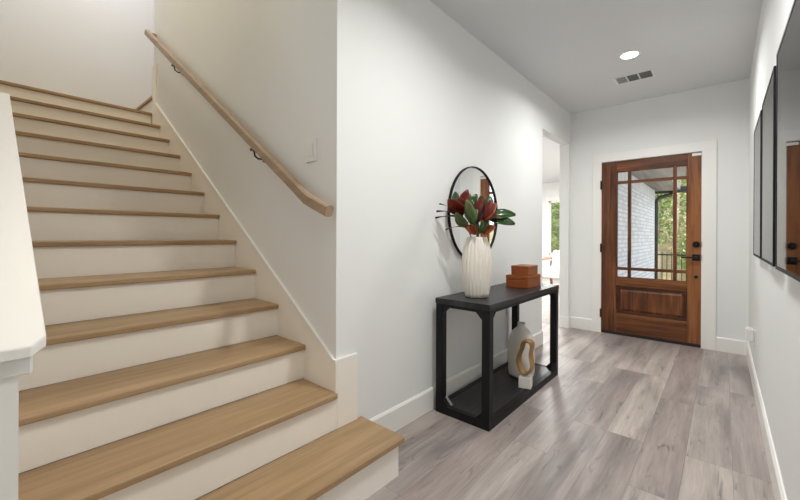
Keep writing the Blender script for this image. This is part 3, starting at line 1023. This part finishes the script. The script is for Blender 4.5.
# looped sculpture on its stone block
SX, SY = -1.100, 2.663
sc_ = thing('loop_sculpture', (SX, SY, JZ), 'gold wooden loop sculpture on a white stone block', 'sculpture')
a_ = R(14)
hb = .044
bx = [(SX + math.cos(a_ + q_) * hb * 1.414, SY + math.sin(a_ + q_) * hb * 1.414) for q_ in (R(45), R(135), R(225), R(315))]
MB().prism(bx, 'Z', JZ, JZ + .082).build('stone_block', M['marble'], sc_, bevel=.004)
ol = [(-.010, .000), (-.045, .040), (-.062, .090), (-.056, .140), (-.036, .180), (-.030, .215), (-.024, .250), (.010, .268), (.045, .262), (.056, .235),
      (.050, .200), (.040, .165), (.046, .125), (.054, .085), (.048, .045), (.020, .012)]
il = [(-.002, .030), (-.026, .058), (-.038, .095), (-.036, .135), (-.016, .178), (-.010, .205), (-.006, .228), (.012, .240), (.030, .236), (.036, .222),
      (.034, .200), (.026, .165), (.034, .125), (.042, .088), (.034, .060), (.014, .040)]
dv = Vector((math.cos(R(-4)), math.sin(R(-4)), 0))
nv_ = Vector((-dv.y, dv.x, 0))
c0 = Vector((SX, SY, JZ + .078))
lp = MB()
rr_ = []
for side in (-1, 1):
    for poly in (ol, il):
        rr_.append([lp.bm.verts.new(c0 + dv * (a * 1.14) + Vector((0, 0, b * 1.06)) + nv_ * side * (.040 if poly is ol else .035)) for a, b in poly])
n = len(ol)
for a, b in ((0, 1), (1, 3), (3, 2), (2, 0)):
    for k in range(n):
        lp.bm.faces.new((rr_[a][k], rr_[a][(k + 1) % n], rr_[b][(k + 1) % n], rr_[b][k]))
lo = lp.build('loop', M['gold'], sc_, smooth=False)
lo['label'] = 'curving gold wooden loop'
ss = lo.modifiers.new('smooth', 'SUBSURF')
ss.levels = ss.render_levels = 2
for p in lo.data.polygons:
    p.use_smooth = True

# ------------------------------------------------------------------ front room furniture
AX, AY = -2.53, 8.0
ac = thing('armchair', (AX, AY, 0), 'wooden armed chair with white cushions in the front room', 'armchair')
for s in (-1, 1):
    x = AX + s * .34
    af = MB().sweep([(x, AY - .34, 0), (x, AY - .30, .36), (x, AY - .33, .66)], [(-.02, -.03), (.02, -.03), (.02, .03), (-.02, .03)], up=(0, 1, 0))
    af.build('leg', M['chair_wood'], ac)
    MB().sweep([(x, AY + .40, 0), (x, AY + .30, .34), (x, AY + .36, .62)], [(-.02, -.03), (.02, -.03), (.02, .03), (-.02, .03)], up=(0, 1, 0)).build('leg', M['chair_wood'], ac)
    MB().box(x - .035, x + .035, AY - .37, AY + .40, .66, .69).build('arm', M['chair_wood'], ac, bevel=.008)
MB().box(AX - .32, AX + .32, AY - .30, AY + .34, .30, .34).build('seat_frame', M['chair_wood'], ac)
MB().box(AX - .31, AX + .31, AY - .33, AY + .26, .30, .52).build('seat_cushion', M['linen'], ac, bevel=.04, seg=4)
MB().hexa([(AX - .31, AY + .20, .45), (AX + .31, AY + .20, .45), (AX + .31, AY + .36, .42), (AX - .31, AY + .36, .42),
           (AX - .31, AY + .34, .86), (AX + .31, AY + .34, .86), (AX + .31, AY + .48, .84), (AX - .31, AY + .48, .84)]).build('back_cushion', M['linen'], ac, bevel=.04, seg=4)

# ------------------------------------------------------------------ porch and garden
BZ = 2.33
wp_ = struct(empty('wall_porch', (-1.3, 8.1, -.3)), 'white painted brick wall of the porch outside the door', 'wall')
MB().box(-1.42, -1.30, YD + .14, 11.2, -.3, BZ - .20).build('brick_face', M['brick'], wp_)
MB().box(-1.42, -1.295, YD + .14, 11.2, BZ - .20, BZ + .02).build('soldier_course', M['soldier'], wp_)
pc_ = MB().box(-1.30, 0.9, YD + .14, 9.0, BZ, BZ + .03).box(-1.30, -0.80, 9.0, 11.45, BZ, BZ + .03)
struct(pc_.build('ceiling_porch', M['porch_wood']), 'weathered wood ceiling of the porch', 'ceiling')
struct(MB().box(-1.42, 0.9, YD + .14, 9.0, BZ + .03, BZ + .15).box(-1.42, -.8, 9.0, 11.45, BZ + .03, BZ + .15).build('roof_porch', M['concrete']), 'porch roof', 'roof')
struct(MB().box(-1.30, 1.6, YD + .14, 11.2, -.2, -.03).build('floor_porch', M['concrete']), 'concrete porch floor', 'floor')
gu = thing('gutter', (-1.0, 11.45, BZ), 'dark gutter and downspout at the corner of the brick porch wall', 'gutter')
MB().box(-1.42, -.62, 11.45, 11.57, BZ - .05, BZ + .10).build('gutter_trough', M['gutter'], gu, bevel=.01)
MB().tube([(-.98, 11.50, BZ - .03), (-1.00, 11.46, BZ - .10), (-1.22, 11.30, BZ - .17), (-1.28, 11.27, BZ - .26), (-1.285, 11.265, -.5)], .045, 12).build('downspout', M['gutter'], gu, smooth=True)

struct(MB().box(-12, 8, 11.2, 30, -.9, -.55).box(0.4, 8, YD + .2, 11.2, -.9, -.55).box(-12, -1.42, 11.12, 11.2, -.9, -.55).build('ground', M['ground']), 'leafy ground beyond the porch', 'ground')
struct(MB().prism([(15.5, -.56), (24, 1.9), (30, 2.6), (30, -.6), (15.5, -.6)], 'X', -14, 10).build('ground_bank', M['ground']), 'leaf covered bank rising behind the fence', 'ground')
fe = thing('metal_fence', (-.6, 13.2, -.55), 'dark metal picket fence beyond the porch', 'fence')
MB().box(-2.2, 1.6, 13.18, 13.22, .62, .66).build('fence_rail', M['gutter'], fe)
MB().box(-2.2, 1.6, 13.18, 13.22, -.40, -.36).build('fence_rail', M['gutter'], fe)
xx = -2.15
while xx < 1.6:
    MB().box(xx - .009, xx + .009, 13.19, 13.21, -.56, .72).build('picket', M['gutter'], fe)
    xx += .115


def tree(x, y, h, crown, mat, lab, lean=0.0, nleaf=420, trunk=.06, z0=-.56, cz=.6, size=.11):
    t = thing('tree', (x, y, z0), lab, 'tree', 'trees beyond the fence')
    rnd = random.Random(int(x * 100 + y * 7))
    pts = [(x + lean * (i / 6) ** 1.5 + rnd.uniform(-.04, .04), y + rnd.uniform(-.04, .04), z0 + h * i / 6) for i in range(7)]
    tk = MB().tube(pts, [trunk * (1 - .10 * i) for i in range(7)], 8)
    for i in range(7):
        b0 = Vector(pts[rnd.randint(2, 5)])
        dr_ = Vector((rnd.uniform(-1, 1), rnd.uniform(-1, 1), rnd.uniform(.4, 1.2)))
        tk.tube([b0, b0 + dr_ * crown * .45, b0 + dr_ * crown * .8 + Vector((0, 0, .1))], [trunk * .4, trunk * .25, trunk * .1], 6)
    tk.build('trunk', M['bark'], t, smooth=True)
    fl = MB()
    for i in range(nleaf):
        while True:
            v = Vector((rnd.uniform(-1, 1), rnd.uniform(-1, 1), rnd.uniform(-1, 1)))
            if v.length < 1:
                break
        c = Vector((x + lean, y, z0 + h * cz)) + Vector((v.x * crown, v.y * crown, v.z * h * .42))
        a = Vector((rnd.uniform(-1, 1), rnd.uniform(-1, 1), rnd.uniform(-.7, .7))).normalized()
        b = a.orthogonal().normalized()
        b = (b * math.cos(i) + a.cross(b) * math.sin(i))
        s = size * rnd.uniform(.6, 1.4)
        q_ = [c - a * s, c + b * s * .45, c + a * s, c - b * s * .45]
        fl.bm.faces.new([fl.bm.verts.new(p) for p in q_])
    fl.build('foliage', M[mat], t)
    return t


tree(-1.75, 16.2, 4.6, 1.0, 'foliage', 'green leafy tree seen past the downspout through the middle door pane', nleaf=3000, trunk=.05, size=.07, cz=.72)
tree(-1.25, 15.0, 4.2, .55, 'foliage2', 'pale slender trunk tree just right of the downspout', lean=.25, nleaf=700, trunk=.06, cz=.55, size=.05)
tree(-.75, 16.5, 5.0, .9, 'foliage2', 'pale bare looking tree behind the fence in the right door panes', lean=-.2, nleaf=1200, trunk=.07, cz=.75, size=.055)
tree(-.62, 15.2, 2.4, .55, 'foliage', 'low bright green bush behind the fence near the lever handle', nleaf=2600, trunk=.03, cz=.5, size=.05)
tree(-1.5, 20.0, 7.0, 2.0, 'foliage2', 'tall far tree filling the gap above the fence', nleaf=6000, trunk=.08, size=.12, cz=.72)
tree(.7, 20.0, 7.0, 2.0, 'foliage2', 'tall far tree beyond the right edge of the door glass', nleaf=5000, trunk=.09, size=.12, cz=.72)
tree(-4.4, 14.5, 4.6, 1.3, 'foliage', 'green tree outside the front room window', nleaf=3000, trunk=.07, size=.075)
tree(-5.8, 17.5, 6.5, 2.2, 'foliage2', 'large pale green tree farther outside the front room window', nleaf=10000, trunk=.10, size=.12, cz=.5)
